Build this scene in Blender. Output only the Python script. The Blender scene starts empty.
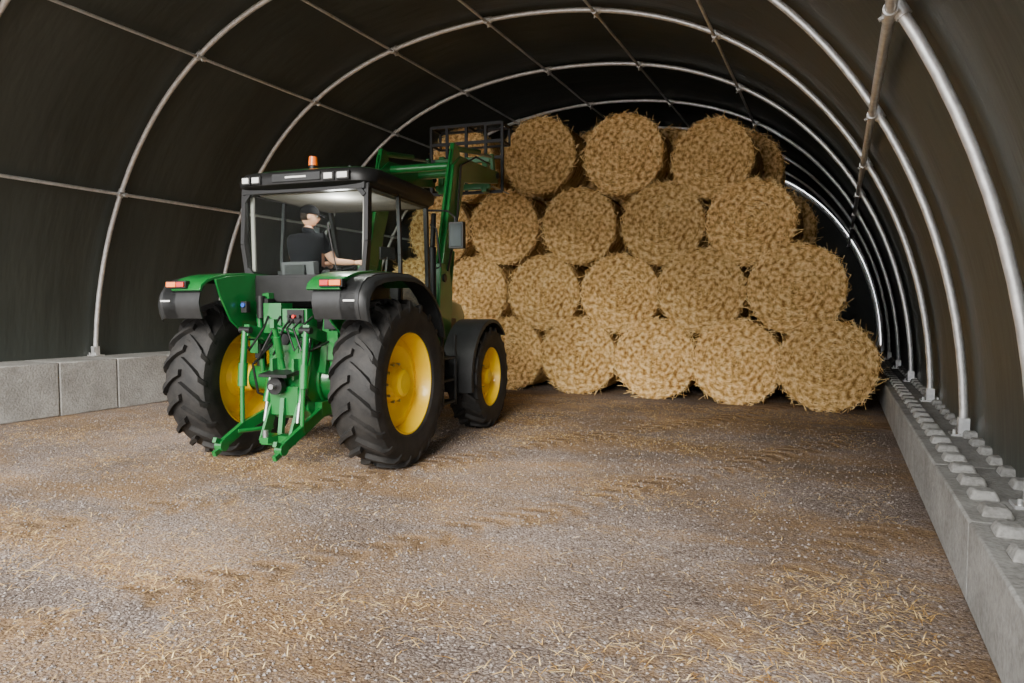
import bpy, bmesh, math, random
import numpy as np
from mathutils import Vector, Matrix, noise
random.seed(7); rng=np.random.default_rng(7)
S=bpy.context.scene
COL=S.collection
R_=math.radians
# ------------------------------------------------------------ materials
def newmat(name):
    m=bpy.data.materials.new(name); m.use_nodes=True
    nt=m.node_tree; b=nt.nodes['Principled BSDF']; return m,nt,b
def N(nt,t,**k):
    n=nt.nodes.new(t)
    for a,v in k.items():
        if a in n.inputs: n.inputs[a].default_value=v
        else: setattr(n,a,v)
    return n
def ramp(nt,fac,stops):
    r=nt.nodes.new('ShaderNodeValToRGB'); e=r.color_ramp.elements
    while len(e)<len(stops): e.new(0.5)
    for i,(p,c) in enumerate(stops):
        e[i].position=p; e[i].color=(*c,1)
    nt.links.new(fac,r.inputs[0]); return r
def mixc(nt,fac,a,b,blend='MIX'):
    m=nt.nodes.new('ShaderNodeMix'); m.data_type='RGBA'; m.blend_type=blend
    for s,v in ((0,fac),(6,a),(7,b)):
        if isinstance(v,bpy.types.NodeSocket): nt.links.new(v,m.inputs[s])
        else: m.inputs[s].default_value = v if s==0 else (*v,1)
    return m.outputs[2]
def mather(nt):
    def mth(op,a,b_=None,c_=None):
        q=N(nt,'ShaderNodeMath',operation=op)
        for i,x in enumerate((a,b_,c_)):
            if x is None: continue
            if isinstance(x,(int,float)): q.inputs[i].default_value=x
            else: nt.links.new(x,q.inputs[i])
        return q.outputs[0]
    return mth
def simple(name,c1,c2=None,rough=.5,metal=0,scale=6,bump=0,bscale=60,coat=0,spec=.5):
    m,nt,b=newmat(name); c2=c2 or tuple(x*.75 for x in c1)
    tc=N(nt,'ShaderNodeTexCoord')
    n=N(nt,'ShaderNodeTexNoise',Scale=scale,Detail=6.0,Roughness=.6)
    nt.links.new(tc.outputs['Object'],n.inputs['Vector'])
    r=ramp(nt,n.outputs[0],[(.35,c2),(.65,c1)])
    nt.links.new(r.outputs[0],b.inputs['Base Color'])
    b.inputs['Roughness'].default_value=rough; b.inputs['Metallic'].default_value=metal
    b.inputs['Coat Weight'].default_value=coat
    b.inputs['Specular IOR Level'].default_value=spec
    if bump:
        n2=N(nt,'ShaderNodeTexNoise',Scale=bscale,Detail=5.0)
        nt.links.new(tc.outputs['Object'],n2.inputs['Vector'])
        bp=N(nt,'ShaderNodeBump',Strength=bump,Distance=.02)
        nt.links.new(n2.outputs[0],bp.inputs['Height']); nt.links.new(bp.outputs[0],b.inputs['Normal'])
    return m
GREEN=simple('green_paint',(.008,.15,.028),(.006,.115,.021),rough=.3,coat=.4,scale=3)
YEL=simple('yellow_paint',(.95,.64,.003),(.90,.56,.003),rough=.4,coat=.2,scale=3)
BLK=simple('black_plastic',(.012,.012,.012),(.007,.007,.007),rough=.45,scale=9,spec=.35)
DGREY=simple('dark_grey_plastic',(.020,.021,.022),(.013,.014,.014),rough=.45,scale=9,spec=.4)
RUB=simple('tyre_rubber',(.024,.022,.020),(.009,.009,.009),rough=.65,scale=7,bump=.15,bscale=40,spec=.35)
STEEL=simple('bare_steel',(.5,.5,.5),(.35,.35,.35),rough=.35,metal=.9)
MIRR=simple('mirror_glass',(.025,.03,.035),(.02,.025,.025),rough=.2,metal=0,spec=.3)
GALV=simple('galvanised_steel',(.86,.86,.84),(.66,.66,.65),rough=.38,metal=.6,scale=14)
ORANGE=simple('orange_lens',(.95,.22,.02),(.85,.15,.02),rough=.25)
RED=simple('red_lens',(.6,.02,.01),rough=.25)
WHITE=simple('lamp_lens',(.85,.85,.82),(.7,.7,.68),rough=.15,coat=.5)
BLUE=simple('blue_cap',(.03,.1,.5),rough=.4)
CREAM=simple('cab_lining',(.34,.32,.29),(.28,.26,.24),rough=.8)
SEATM=simple('seat_fabric',(.09,.09,.095),(.06,.06,.065),rough=.85)
SKIN=simple('skin',(.62,.33,.21),(.54,.27,.17),rough=.55)
SHIRT=simple('black_tshirt',(.008,.008,.010),(.005,.005,.006),rough=.95,spec=.1)
CAPM=simple('black_cap_cloth',(.006,.006,.007),(.004,.004,.005),rough=.9,spec=.1)
JEAN=simple('work_trousers',(.03,.045,.08),(.02,.03,.05),rough=.9)
HAIR=simple('dark_hair',(.02,.012,.008),rough=.8,spec=.2)
EYE=simple('eye_white',(.8,.8,.78),rough=.3)
LIP=simple('lips',(.45,.16,.13),rough=.5)
def glassmat():
    m,nt,b=newmat('cab_glass'); out=nt.nodes['Material Output']
    t=N(nt,'ShaderNodeBsdfTransparent'); t.inputs[0].default_value=(.90,.97,.93,1)
    g=N(nt,'ShaderNodeBsdfGlossy'); g.inputs['Roughness'].default_value=.02
    f=N(nt,'ShaderNodeLayerWeight',Blend=.5)
    p=N(nt,'ShaderNodeMath',operation='POWER'); nt.links.new(f.outputs['Facing'],p.inputs[0]); p.inputs[1].default_value=5.0
    q=N(nt,'ShaderNodeMath',operation='MULTIPLY_ADD'); nt.links.new(p.outputs[0],q.inputs[0]); q.inputs[1].default_value=.4; q.inputs[2].default_value=.004
    mx=nt.nodes.new('ShaderNodeMixShader')
    nt.links.new(q.outputs[0],mx.inputs[0]); nt.links.new(t.outputs[0],mx.inputs[1]); nt.links.new(g.outputs[0],mx.inputs[2])
    nt.links.new(mx.outputs[0],out.inputs[0]); return m
GLASS=glassmat()
def fabricmat():
    m,nt,b=newmat('dark_pvc_fabric'); tc=N(nt,'ShaderNodeTexCoord')
    n=N(nt,'ShaderNodeTexNoise',Scale=.7,Detail=5.0); nt.links.new(tc.outputs['Object'],n.inputs['Vector'])
    r=ramp(nt,n.outputs[0],[(.3,(.038,.044,.037)),(.7,(.052,.059,.050))]); nt.links.new(r.outputs[0],b.inputs['Base Color'])
    b.inputs['Roughness'].default_value=.45
    mp=N(nt,'ShaderNodeMapping'); mp.inputs['Scale'].default_value=(1,5,1); nt.links.new(tc.outputs['Object'],mp.inputs['Vector'])
    n2=N(nt,'ShaderNodeTexNoise',Scale=.7,Detail=3.0); nt.links.new(mp.outputs[0],n2.inputs['Vector'])
    n3=N(nt,'ShaderNodeTexNoise',Scale=150.0,Detail=2.0); nt.links.new(tc.outputs['Object'],n3.inputs['Vector'])
    ad=N(nt,'ShaderNodeMath',operation='MULTIPLY_ADD'); nt.links.new(n3.outputs[0],ad.inputs[0]); ad.inputs[1].default_value=.03; nt.links.new(n2.outputs[0],ad.inputs[2])
    bp=N(nt,'ShaderNodeBump',Strength=.4,Distance=.06); nt.links.new(ad.outputs[0],bp.inputs['Height']); nt.links.new(bp.outputs[0],b.inputs['Normal'])
    return m
FABRIC=fabricmat()
def concmat():
    m,nt,b=newmat('cast_concrete'); tc=N(nt,'ShaderNodeTexCoord')
    n=N(nt,'ShaderNodeTexNoise',Scale=2.5,Detail=8.0,Roughness=.65); nt.links.new(tc.outputs['Object'],n.inputs['Vector'])
    r=ramp(nt,n.outputs[0],[(.3,(.27,.26,.235)),(.55,(.40,.39,.36)),(.75,(.50,.49,.46))])
    n2=N(nt,'ShaderNodeTexNoise',Scale=35.0,Detail=6.0); nt.links.new(tc.outputs['Object'],n2.inputs['Vector'])
    r2=ramp(nt,n2.outputs[0],[(.3,(.7,.7,.7)),(.6,(1,1,1))])
    c=mixc(nt,1.0,r.outputs[0],r2.outputs[0],'MULTIPLY'); nt.links.new(c,b.inputs['Base Color'])
    b.inputs['Roughness'].default_value=.9
    bp=N(nt,'ShaderNodeBump',Strength=.5,Distance=.02); nt.links.new(n2.outputs[0],bp.inputs['Height']); nt.links.new(bp.outputs[0],b.inputs['Normal'])
    return m
CONC=concmat()
def gravelmat():
    m,nt,b=newmat('gravel_ground'); tc=N(nt,'ShaderNodeTexCoord'); L=nt.links; mth=mather(nt)
    nw=N(nt,'ShaderNodeTexNoise',Scale=30.0,Detail=2.0); L.new(tc.outputs['Object'],nw.inputs['Vector'])
    wv=N(nt,'ShaderNodeVectorMath',operation='MULTIPLY_ADD'); L.new(nw.outputs['Color'],wv.inputs[0]); wv.inputs[1].default_value=(.02,.02,.02); L.new(tc.outputs['Object'],wv.inputs[2])
    v=N(nt,'ShaderNodeTexVoronoi',Scale=56.0); L.new(wv.outputs[0],v.inputs['Vector'])
    v2=N(nt,'ShaderNodeTexVoronoi',Scale=120.0); L.new(wv.outputs[0],v2.inputs['Vector'])
    sp=N(nt,'ShaderNodeSeparateColor'); L.new(v.outputs['Color'],sp.inputs[0])
    stone=ramp(nt,sp.outputs[0],[(0,(.11,.082,.068)),(.4,(.25,.198,.17)),(.75,(.37,.305,.27)),(1,(.58,.51,.465))])
    sp2=N(nt,'ShaderNodeSeparateColor'); L.new(v2.outputs['Color'],sp2.inputs[0])
    st2=ramp(nt,sp2.outputs[0],[(0,(.12,.088,.07)),(.5,(.28,.222,.188)),(1,(.52,.445,.39))])
    nm=N(nt,'ShaderNodeTexNoise',Scale=14.0,Detail=4.0); L.new(tc.outputs['Object'],nm.inputs['Vector'])
    nf=ramp(nt,nm.outputs[0],[(.42,(0,0,0)),(.52,(1,1,1))])
    c=mixc(nt,nf.outputs[0],stone.outputs[0],st2.outputs[0])
    ed=ramp(nt,v.outputs['Distance'],[(.3,(1,1,1)),(.8,(.4,.37,.35))])
    c=mixc(nt,.7,c,ed.outputs[0],'MULTIPLY')
    mp=N(nt,'ShaderNodeMapping'); mp.inputs['Rotation'].default_value=(0,0,R_(35)); mp.inputs['Scale'].default_value=(.35,1.0,1)
    L.new(tc.outputs['Object'],mp.inputs['Vector'])
    n1=N(nt,'ShaderNodeTexNoise',Scale=1.0,Detail=7.0,Roughness=.62,Distortion=.5); L.new(mp.outputs[0],n1.inputs['Vector'])
    n4=N(nt,'ShaderNodeTexNoise',Scale=30.0,Detail=6.0,Roughness=.8); L.new(tc.outputs['Object'],n4.inputs['Vector'])
    sx=N(nt,'ShaderNodeSeparateXYZ'); L.new(tc.outputs['Object'],sx.inputs[0])
    nb=N(nt,'ShaderNodeTexNoise',Scale=.3,Detail=1.0); L.new(tc.outputs['Object'],nb.inputs['Vector'])
    u=mth('ADD',mth('SUBTRACT',mth('MULTIPLY',sx.outputs[0],.89),mth('MULTIPLY',sx.outputs[1],.455)),mth('MULTIPLY',nb.outputs[0],.8))
    vv=mth('ADD',mth('MULTIPLY',sx.outputs[0],.455),mth('MULTIPLY',sx.outputs[1],.89))
    tr=None
    for u0,w_ in((-3.95,1.0),(-5.95,.9),(-1.85,.6)):
        du=mth('ABSOLUTE',mth('SUBTRACT',u,u0))
        band=mth('MULTIPLY',mth('MAXIMUM',mth('SUBTRACT',1.0,mth('POWER',mth('DIVIDE',du,.28),3.0)),0.0),w_)
        lug=mth('SINE',mth('ADD',mth('MULTIPLY',vv,26.0),mth('MULTIPLY',du,16.0)))
        t_=mth('MULTIPLY',band,mth('MULTIPLY_ADD',lug,.5,.60))
        tr=t_ if tr is None else mth('MAXIMUM',tr,t_)
    brk=ramp(nt,n1.outputs[0],[(.38,(.25,.25,.25)),(.55,(1,1,1))])
    tr=mth('MULTIPLY',tr,brk.outputs[0])
    s1=mth('ADD',mth('MULTIPLY_ADD',n4.outputs[0],.45,n1.outputs[0]),mth('MULTIPLY',tr,.26))
    pf=ramp(nt,s1,[(.66,(0,0,0)),(.84,(.9,.9,.9))])
    sc=ramp(nt,n4.outputs[0],[(.36,(.12,.065,.03)),(.5,(.29,.18,.09)),(.66,(.56,.40,.22))])
    c=mixc(nt,pf.outputs[0],c,sc.outputs[0])
    n5=N(nt,'ShaderNodeTexNoise',Scale=.55,Detail=5.0,Roughness=.6); L.new(tc.outputs['Object'],n5.inputs['Vector'])
    lf=ramp(nt,n5.outputs[0],[(.35,(.64,.61,.58)),(.5,(.92,.90,.88)),(.65,(1.28,1.25,1.22))])
    c=mixc(nt,1.0,c,lf.outputs[0],'MULTIPLY')
    c=mixc(nt,mth('MULTIPLY',tr,.40),c,(.13,.085,.05))
    L.new(c,b.inputs['Base Color']); b.inputs['Roughness'].default_value=.9; b.inputs['Specular IOR Level'].default_value=.25
    hgt=mth('SUBTRACT',mth('SUBTRACT',1.0,v.outputs['Distance']),mth('MULTIPLY',tr,2.8))
    bp=N(nt,'ShaderNodeBump',Strength=.8,Distance=.012); L.new(hgt,bp.inputs['Height'])
    bp2=N(nt,'ShaderNodeBump',Strength=.6,Distance=.022); L.new(n4.outputs[0],bp2.inputs['Height']); L.new(bp.outputs[0],bp2.inputs['Normal'])
    L.new(bp2.outputs[0],b.inputs['Normal']); return m
GRAVEL=gravelmat()
STONE=simple('loose_stone',(.37,.32,.285),(.13,.105,.09),rough=.85,scale=11)
def strawmat(name,bale=True):
    m,nt,b=newmat(name); tc=N(nt,'ShaderNodeTexCoord'); L=nt.links
    oi=N(nt,'ShaderNodeObjectInfo'); mth=mather(nt)
    if bale:
        sx=N(nt,'ShaderNodeSeparateXYZ'); L.new(tc.outputs['Object'],sx.inputs[0])
        r2=mth('ADD',mth('MULTIPLY',sx.outputs[0],sx.outputs[0]),mth('MULTIPLY',sx.outputs[2],sx.outputs[2]))
        r=mth('MAXIMUM',mth('SQRT',r2),.02)
        w=mth('ADD',mth('MULTIPLY',r,28.0),mth('MULTIPLY',sx.outputs[1],22.0))
        cx=N(nt,'ShaderNodeCombineXYZ'); L.new(mth('ADD',w,mth('MULTIPLY',oi.outputs['Random'],40.0)),cx.inputs[0])
        L.new(mth('MULTIPLY',mth('DIVIDE',sx.outputs[0],r),1.6),cx.inputs[1]); L.new(mth('MULTIPLY',mth('DIVIDE',sx.outputs[2],r),1.6),cx.inputs[2])
        n1=N(nt,'ShaderNodeTexNoise',Scale=1.0,Detail=7.0,Roughness=.72,Distortion=.25); L.new(cx.outputs[0],n1.inputs['Vector'])
        n2=N(nt,'ShaderNodeTexNoise',Scale=60.0,Detail=5.0,Roughness=.8,Distortion=1.0); L.new(tc.outputs['Object'],n2.inputs['Vector'])
        n3=N(nt,'ShaderNodeTexNoise',Scale=6.0,Detail=4.0,Roughness=.7,Distortion=1.0); L.new(tc.outputs['Object'],n3.inputs['Vector'])
        # rolled layers: a continuous spiral from core to rim
        th=mth('DIVIDE',mth('ARCTAN2',sx.outputs[2],sx.outputs[0]),2*math.pi)
        spf=mth('ADD',mth('ADD',mth('MULTIPLY',r,11.0),th),mth('MULTIPLY',n3.outputs[0],1.3))
        tri=mth('PINGPONG',spf,.5)
        dark=mth('MAXIMUM',mth('SUBTRACT',1.0,mth('MULTIPLY',tri,6.0)),0.0)
        h=mth('ADD',mth('ADD',mth('MULTIPLY',n1.outputs[0],.58),mth('MULTIPLY',n2.outputs[0],.28)),mth('MULTIPLY',n3.outputs[0],.14))
        h=mth('SUBTRACT',h,mth('MULTIPLY',dark,.055))
        rc=ramp(nt,h,[(.37,(.11,.050,.013)),(.435,(.36,.20,.058)),(.505,(.72,.47,.17)),(.61,(.98,.74,.36))])
        c=rc.outputs[0]
        bp=N(nt,'ShaderNodeBump',Strength=1.0,Distance=.08); L.new(h,bp.inputs['Height']); L.new(bp.outputs[0],b.inputs['Normal'])
    else:
        n1=N(nt,'ShaderNodeTexNoise',Scale=14.0,Detail=2.0); L.new(tc.outputs['Object'],n1.inputs['Vector'])
        rc=ramp(nt,n1.outputs[0],[(.34,(.30,.16,.045)),(.46,(.70,.46,.17)),(.62,(1.0,.80,.44))]); c=rc.outputs[0]
    tint=ramp(nt,oi.outputs['Random'],[(0,(.92,.86,.78)),(.5,(1.02,.95,.86)),(1,(1.08,1.01,.92))])
    c=mixc(nt,1.0,c,tint.outputs[0],'MULTIPLY'); L.new(c,b.inputs['Base Color'])
    b.inputs['Roughness'].default_value=.8; b.inputs['Specular IOR Level'].default_value=.15
    return m
STRAW=strawmat('baled_straw'); STRAND=strawmat('straw_strands',False)

# ------------------------------------------------------------ builder
class B:
    def __init__(s,name,mats): s.name=name; s.mats=mats; s.v=[]; s.f=[]; s.m=[]
    def add(s,vs,fs,mi=0):
        o=len(s.v); s.v+= [tuple(v) for v in vs]; s.f+=[tuple(i+o for i in f) for f in fs]; s.m+=[mi]*len(fs)
    def box(s,c,d,mi=0,rot=None,taper=1.0):
        hx,hy,hz=[a/2 for a in d]; vs=[]
        for z in(-1,1):
            t=taper if z>0 else 1
            for x,y in((-1,-1),(1,-1),(1,1),(-1,1)): vs.append(Vector((x*hx*t,y*hy*t,z*hz)))
        if rot is not None: vs=[rot@v for v in vs]
        c=Vector(c); vs=[v+c for v in vs]
        s.add(vs,[(3,2,1,0),(4,5,6,7),(0,1,5,4),(1,2,6,5),(2,3,7,6),(3,0,4,7)],mi)
    def beam(s,p0,p1,w,h,mi=0,up=(1,0,0)):
        p0=Vector(p0);p1=Vector(p1);d=(p1-p0).normalized();u=Vector(up);u=(u-d*u.dot(d)).normalized();t=d.cross(u)
        vs=[]
        for p in(p0,p1):
            for a,b in((-1,-1),(1,-1),(1,1),(-1,1)): vs.append(p+u*a*w/2+t*b*h/2)
        s.add(vs,[(3,2,1,0),(4,5,6,7),(0,1,5,4),(1,2,6,5),(2,3,7,6),(3,0,4,7)],mi)
    def cyl(s,p0,p1,r,mi=0,seg=16,r2=None):
        p0=Vector(p0);p1=Vector(p1);d=(p1-p0).normalized();r2=r if r2 is None else r2
        a=Vector((0,0,1)) if abs(d.z)<.9 else Vector((1,0,0)); u=d.cross(a).normalized(); t=d.cross(u)
        vs=[]
        for p,rr in((p0,r),(p1,r2)):
            for k in range(seg):
                an=2*math.pi*k/seg; vs.append(p+(u*math.cos(an)+t*math.sin(an))*rr)
        fs=[(k,(k+1)%seg,seg+(k+1)%seg,seg+k) for k in range(seg)]+[tuple(range(seg))[::-1],tuple(range(seg,2*seg))]
        s.add(vs,fs,mi)
    def tube(s,pts,r,mi=0,seg=10):
        pts=[Vector(p) for p in pts]; n=len(pts); vs=[]; prev=None
        for i,p in enumerate(pts):
            d=(pts[min(i+1,n-1)]-pts[max(i-1,0)]).normalized()
            if prev is None:
                a=Vector((0,0,1)) if abs(d.z)<.9 else Vector((1,0,0)); u=d.cross(a).normalized()
            else: u=(prev-d*prev.dot(d)).normalized()
            prev=u; t=d.cross(u)
            for k in range(seg):
                an=2*math.pi*k/seg; vs.append(p+(u*math.cos(an)+t*math.sin(an))*r)
        fs=[(i*seg+k,i*seg+(k+1)%seg,(i+1)*seg+(k+1)%seg,(i+1)*seg+k) for i in range(n-1) for k in range(seg)]
        fs+=[tuple(range(seg))[::-1],tuple(range((n-1)*seg,n*seg))]; s.add(vs,fs,mi)
    def prism(s,poly,x0,x1,mi=0,sc=1.0):
        n=len(poly); cy=sum(p[0] for p in poly)/n; cz=sum(p[1] for p in poly)/n
        vs=[(x0,y,z) for y,z in poly]+[(x1,cy+(y-cy)*sc,cz+(z-cz)*sc) for y,z in poly]
        s.add(vs,[tuple(range(n))[::-1],tuple(range(n,2*n))]+[(i,(i+1)%n,n+(i+1)%n,n+i) for i in range(n)],mi)
    def strip(s,prof,x0,x1,th,mi=0,crown=0):
        n=len(prof); out=[]
        for i,(y,z) in enumerate(prof):
            a=prof[max(i-1,0)];b=prof[min(i+1,n-1)]; d=Vector((b[0]-a[0],b[1]-a[1])).normalized(); nn=Vector((d.y,-d.x))
            out.append((y-nn.x*th,z-nn.y*th))
        poly=list(prof)+out[::-1]
        vs=[(x0,y,z) for y,z in poly]+[(x1,y,z) for y,z in poly]; m=len(poly)
        fs=[(i,(i+1)%m,m+(i+1)%m,m+i) for i in range(m)]
        for o in(0,m):
            for i in range(n-1): fs.append((o+i,o+i+1,o+m-2-i,o+m-1-i))
        s.add(vs,fs,mi)
    def lathe(s,prof,c,mi=0,seg=48,sx=1):
        c=Vector(c); n=len(prof); vs=[]
        for x,r in prof:
            for k in range(seg):
                a=2*math.pi*k/seg; vs.append(c+Vector((x*sx,r*math.cos(a),r*math.sin(a))))
        s.add(vs,[(i*seg+k,i*seg+(k+1)%seg,(i+1)*seg+(k+1)%seg,(i+1)*seg+k) for i in range(n-1) for k in range(seg)],mi)
    def ell(s,c,r,mi=0,rot=None,seg=14,ring=9,zmin=-2):
        c=Vector(c); vs=[];fs=[]
        for i in range(ring+1):
            p=math.pi*i/ring
            for k in range(seg):
                a=2*math.pi*k/seg; q=Vector((math.sin(p)*math.cos(a),math.sin(p)*math.sin(a),max(math.cos(p),zmin)))
                q=Vector((q.x*r[0],q.y*r[1],q.z*r[2])); 
                if rot is not None:q=rot@q
                vs.append(c+q)
        for i in range(ring):
            for k in range(seg): fs.append((i*seg+k,(i+1)*seg+k,(i+1)*seg+(k+1)%seg,i*seg+(k+1)%seg))
        s.add(vs,fs,mi)
    def done(s,parent=None,bevel=0,angle=35,matrix=None,smooth=True,fix=True):
        me=bpy.data.meshes.new(s.name); me.from_pydata(s.v,[],s.f)
        for m in s.mats: me.materials.append(m)
        me.polygons.foreach_set('material_index',s.m)
        if fix:
            bm=bmesh.new(); bm.from_mesh(me); bmesh.ops.recalc_face_normals(bm,faces=bm.faces); bm.to_mesh(me); bm.free()
        me.polygons.foreach_set('use_smooth',[smooth]*len(me.polygons))
        if smooth: me.set_sharp_from_angle(angle=R_(angle))
        me.update()
        o=bpy.data.objects.new(s.name,me); COL.objects.link(o)
        if parent: o.parent=parent
        if matrix is not None: o.matrix_world=matrix
        if bevel:
            b=o.modifiers.new('bevel','BEVEL'); b.width=bevel; b.segments=2; b.limit_method='ANGLE'; b.angle_limit=R_(40)
        return o

# ------------------------------------------------------------ shelter
CX,CZ,RR=-5.33,.51,6.43
XR,HR=.70,.48; XL,HL=-10.88,.84
Y0,Y1=-.15,23.25; SP=2.6
f=B('floor',[GRAVEL]); f.add([(-30,-30,0),(25,-30,0),(25,35,0),(-30,35,0)],[(0,1,2,3)]); f.done(smooth=False)
def arcpt(an,y,r=RR):
    s=math.sin(an); return (CX+r*math.cos(an),y,CZ+r*s*(1-.078*max(s,0)**4))
c=B('ceiling',[FABRIC]); na,ny=72,int(round((Y1-Y0)/SP))*10
a0,a1=R_(-1),R_(178.5)
vs=[]
for j in range(ny+1):
    y=Y0+(Y1-Y0)*j/ny; ph=((y-Y0)/SP)%1; sag=.065*math.sin(math.pi*ph)**2
    for i in range(na+1):
        an=a0+(a1-a0)*i/na; vs.append(arcpt(an,y,RR+.09-sag*(.4+.6*math.sin(an))))
c.add(vs,[(j*(na+1)+i,j*(na+1)+i+1,(j+1)*(na+1)+i+1,(j+1)*(na+1)+i) for j in range(ny) for i in range(na)])
c.done(angle=80)
w=B('wall_back',[FABRIC]); pts=[arcpt(R_(180*i/48),Y1,RR+.07) for i in range(49)]
w.add(pts+[(CX-RR,Y1,0),(CX+RR,Y1,0)],[tuple(range(49))+(49,50)]); w.done(smooth=False)
h=B('steel_arch_frame',[GALV])
ys=[Y0+SP*k for k in range(10)]
aL=math.pi-math.asin((HL-CZ)/RR); aR=math.asin((HR-CZ)/RR)
for y in ys:
    h.tube([arcpt(aR+(aL-aR)*i/72,y,RR) for i in range(73)],.038,seg=12)
    for an,zz in((aR,HR),(aL,HL)):
        p=arcpt(an,y); h.box((p[0],y,zz+.012),(.22,.18,.02)); h.box((p[0],y,zz+.09),(.09,.10,.16))
        for dx in(-.08,.08): h.cyl((p[0]+dx,y-.05,zz+.02),(p[0]+dx,y-.05,zz+.06),.014,seg=8)
for deg in(28.8,55,73,90,107,125,151):
    an=R_(deg); h.cyl(arcpt(an,Y0,RR-.055),arcpt(an,Y1,RR-.055),.022 if 50<deg<130 else (.036 if deg<50 else .027),seg=12)
    for y in ys:
        p=Vector(arcpt(an,y,RR)); q=Vector(arcpt(an,y,RR-.055))
        d=Vector((-math.sin(an),0,math.cos(an)))
        h.cyl(p-d*.07,p+d*.07,.05,seg=12); h.cyl(q-Vector((0,.08,0)),q+Vector((0,.08,0)),.046 if deg<50 else .038,seg=12)
        h.cyl(q,q+(q-p).normalized()*.07,.014,seg=8)
h.done()
w=B('wall_right',[CONC]); y=Y0
while y<Y1-.1:
    w.box(((XR+1.32)/2+.0,y+.79,HR/2),(1.32-XR,1.575,HR))
    for k in range(4):
        for xx in(.86,1.16):
            w.box((xx,y+.2+.395*k,HR+.03),(.17,.19,.06),taper=.72)
    y+=1.58
w.done(bevel=.015)
w=B('wall_left',[CONC]); y=Y0
while y<Y1-.1:
    w.box(((XL-12.0)/2,y+.475,HL/2),(1.12,.94,HL)); y+=.95
w.done(bevel=.02)

# ------------------------------------------------------------ bales
def bale_mesh(seed,R=.745,L=1.22):
    rnd=random.Random(seed); seg=120; prof=[]
    nr=34
    for i in range(nr): prof.append((-L/2,R*.93*i/(nr-1)))
    for i in range(1,6):
        a=i/6*math.pi/2; prof.append((-L/2+R*.07*(1-math.cos(a)),R*.93+R*.07*math.sin(a)))
    for i in range(15): prof.append((-L/2+.07+(L-.14)*i/14,R))
    for i in range(5,0,-1):
        a=i/6*math.pi/2; prof.append((L/2-R*.07*(1-math.cos(a)),R*.93+R*.07*math.sin(a)))
    for i in range(nr-1,-1,-4): prof.append((L/2,R*.93*i/(nr-1)))
    vs=[];fs=[]
    off=Vector((seed*7.1,seed*3.3,0))
    for (yy,r) in prof:
        for k in range(seg):
            a=2*math.pi*k/seg; x=r*math.cos(a); z=r*math.sin(a)
            nz=noise.noise(Vector((r*13,math.cos(a)*1.3,math.sin(a)*1.3+yy*4))+off)
            n2=noise.noise(Vector((x*14,yy*14,z*14))+off); n3=noise.noise(Vector((x*2,yy*2,z*2))+off)
            n4=noise.noise(Vector((x*38,yy*38,z*38))+off)
            rr=r*(1+.018*n3)+ (.013*n2+.009*n4)*(r/R)
            zf=1-.03*abs(z)/R if z<0 else 1
            y2=yy
            if abs(yy)>=L/2-.06: y2+=math.copysign(1,yy)*(.045*nz+.020*n2+.014*n4+.03*n3-.02*(r/R)**3)
            vs.append((rr*math.cos(a),y2,rr*math.sin(a)*zf))
    n=len(prof)
    fs=[(i*seg+k,i*seg+(k+1)%seg,(i+1)*seg+(k+1)%seg,(i+1)*seg+k) for i in range(n-1) for k in range(seg)]
    mi=[0]*len(fs)
    def strand(p,d,nrm,l,w,lift):
        d=d.normalized(); sd=d.cross(nrm).normalized()*w; o=len(vs)
        b=p+nrm*.004; q=p+d*l*.5+nrm*lift; e=p+d*l+nrm*lift*rnd.uniform(-.2,1.2)
        for P in(b,q,e): vs.append(tuple(P-sd)); vs.append(tuple(P+sd))
        fs.append((o,o+1,o+3,o+2)); fs.append((o+2,o+3,o+5,o+4)); mi.extend((1,1))
    for _ in range(4200):
        r=R*.99*math.sqrt(rnd.random()); a=rnd.uniform(0,6.283)
        p=Vector((r*math.cos(a),-L/2-.010,r*math.sin(a)*(1 if a<3.14 else .97))); t=Vector((-math.sin(a),0,math.cos(a)))
        ra=rnd.gauss(0,.45); d=Matrix.Rotation(ra,3,'Y')@t
        strand(p,d*(1 if rnd.random()<.5 else -1),Vector((0,-1,0)),rnd.uniform(.06,.22),rnd.uniform(.002,.0048),rnd.uniform(.0,.06))
    for _ in range(2600):
        a=rnd.uniform(0,6.283); yy=rnd.choice((rnd.uniform(-L/2,L/2),rnd.uniform(-L/2,-L/2+.15))); nrm=Vector((math.cos(a),0,math.sin(a)))
        if a>3.9 and a<5.5: continue
        p=nrm*R*1.004; p.z*= (1 if a<3.14 else .97); p.y=yy; t=Vector((-math.sin(a),0,math.cos(a)))
        d=Matrix.Rotation(rnd.gauss(0,.6),3,nrm)@t
        strand(p,d*(1 if rnd.random()<.5 else -1),nrm,rnd.uniform(.04,.12),rnd.uniform(.0015,.003),rnd.uniform(0,.03))
    me=bpy.data.meshes.new('hay_bale'); me.from_pydata(vs,[],fs); me.materials.append(STRAW); me.materials.append(STRAND)
    me.polygons.foreach_set('material_index',mi); me.polygons.foreach_set('use_smooth',[True]*len(fs)); me.update(); return me
BM=[bale_mesh(i+1) for i in range(4)]
cnt=0
def bale(x,yf,z,s=1.0,ry=None):
    global cnt
    o=bpy.data.objects.new('hay_bale',BM[cnt%4]); cnt+=1; COL.objects.link(o)
    o.location=(x,yf+.61,z); o.rotation_euler=(R_(random.uniform(-1,1)),0 ,R_(random.uniform(-3,3))); o.scale=(s,1,s); return o
F=12.5
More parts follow.
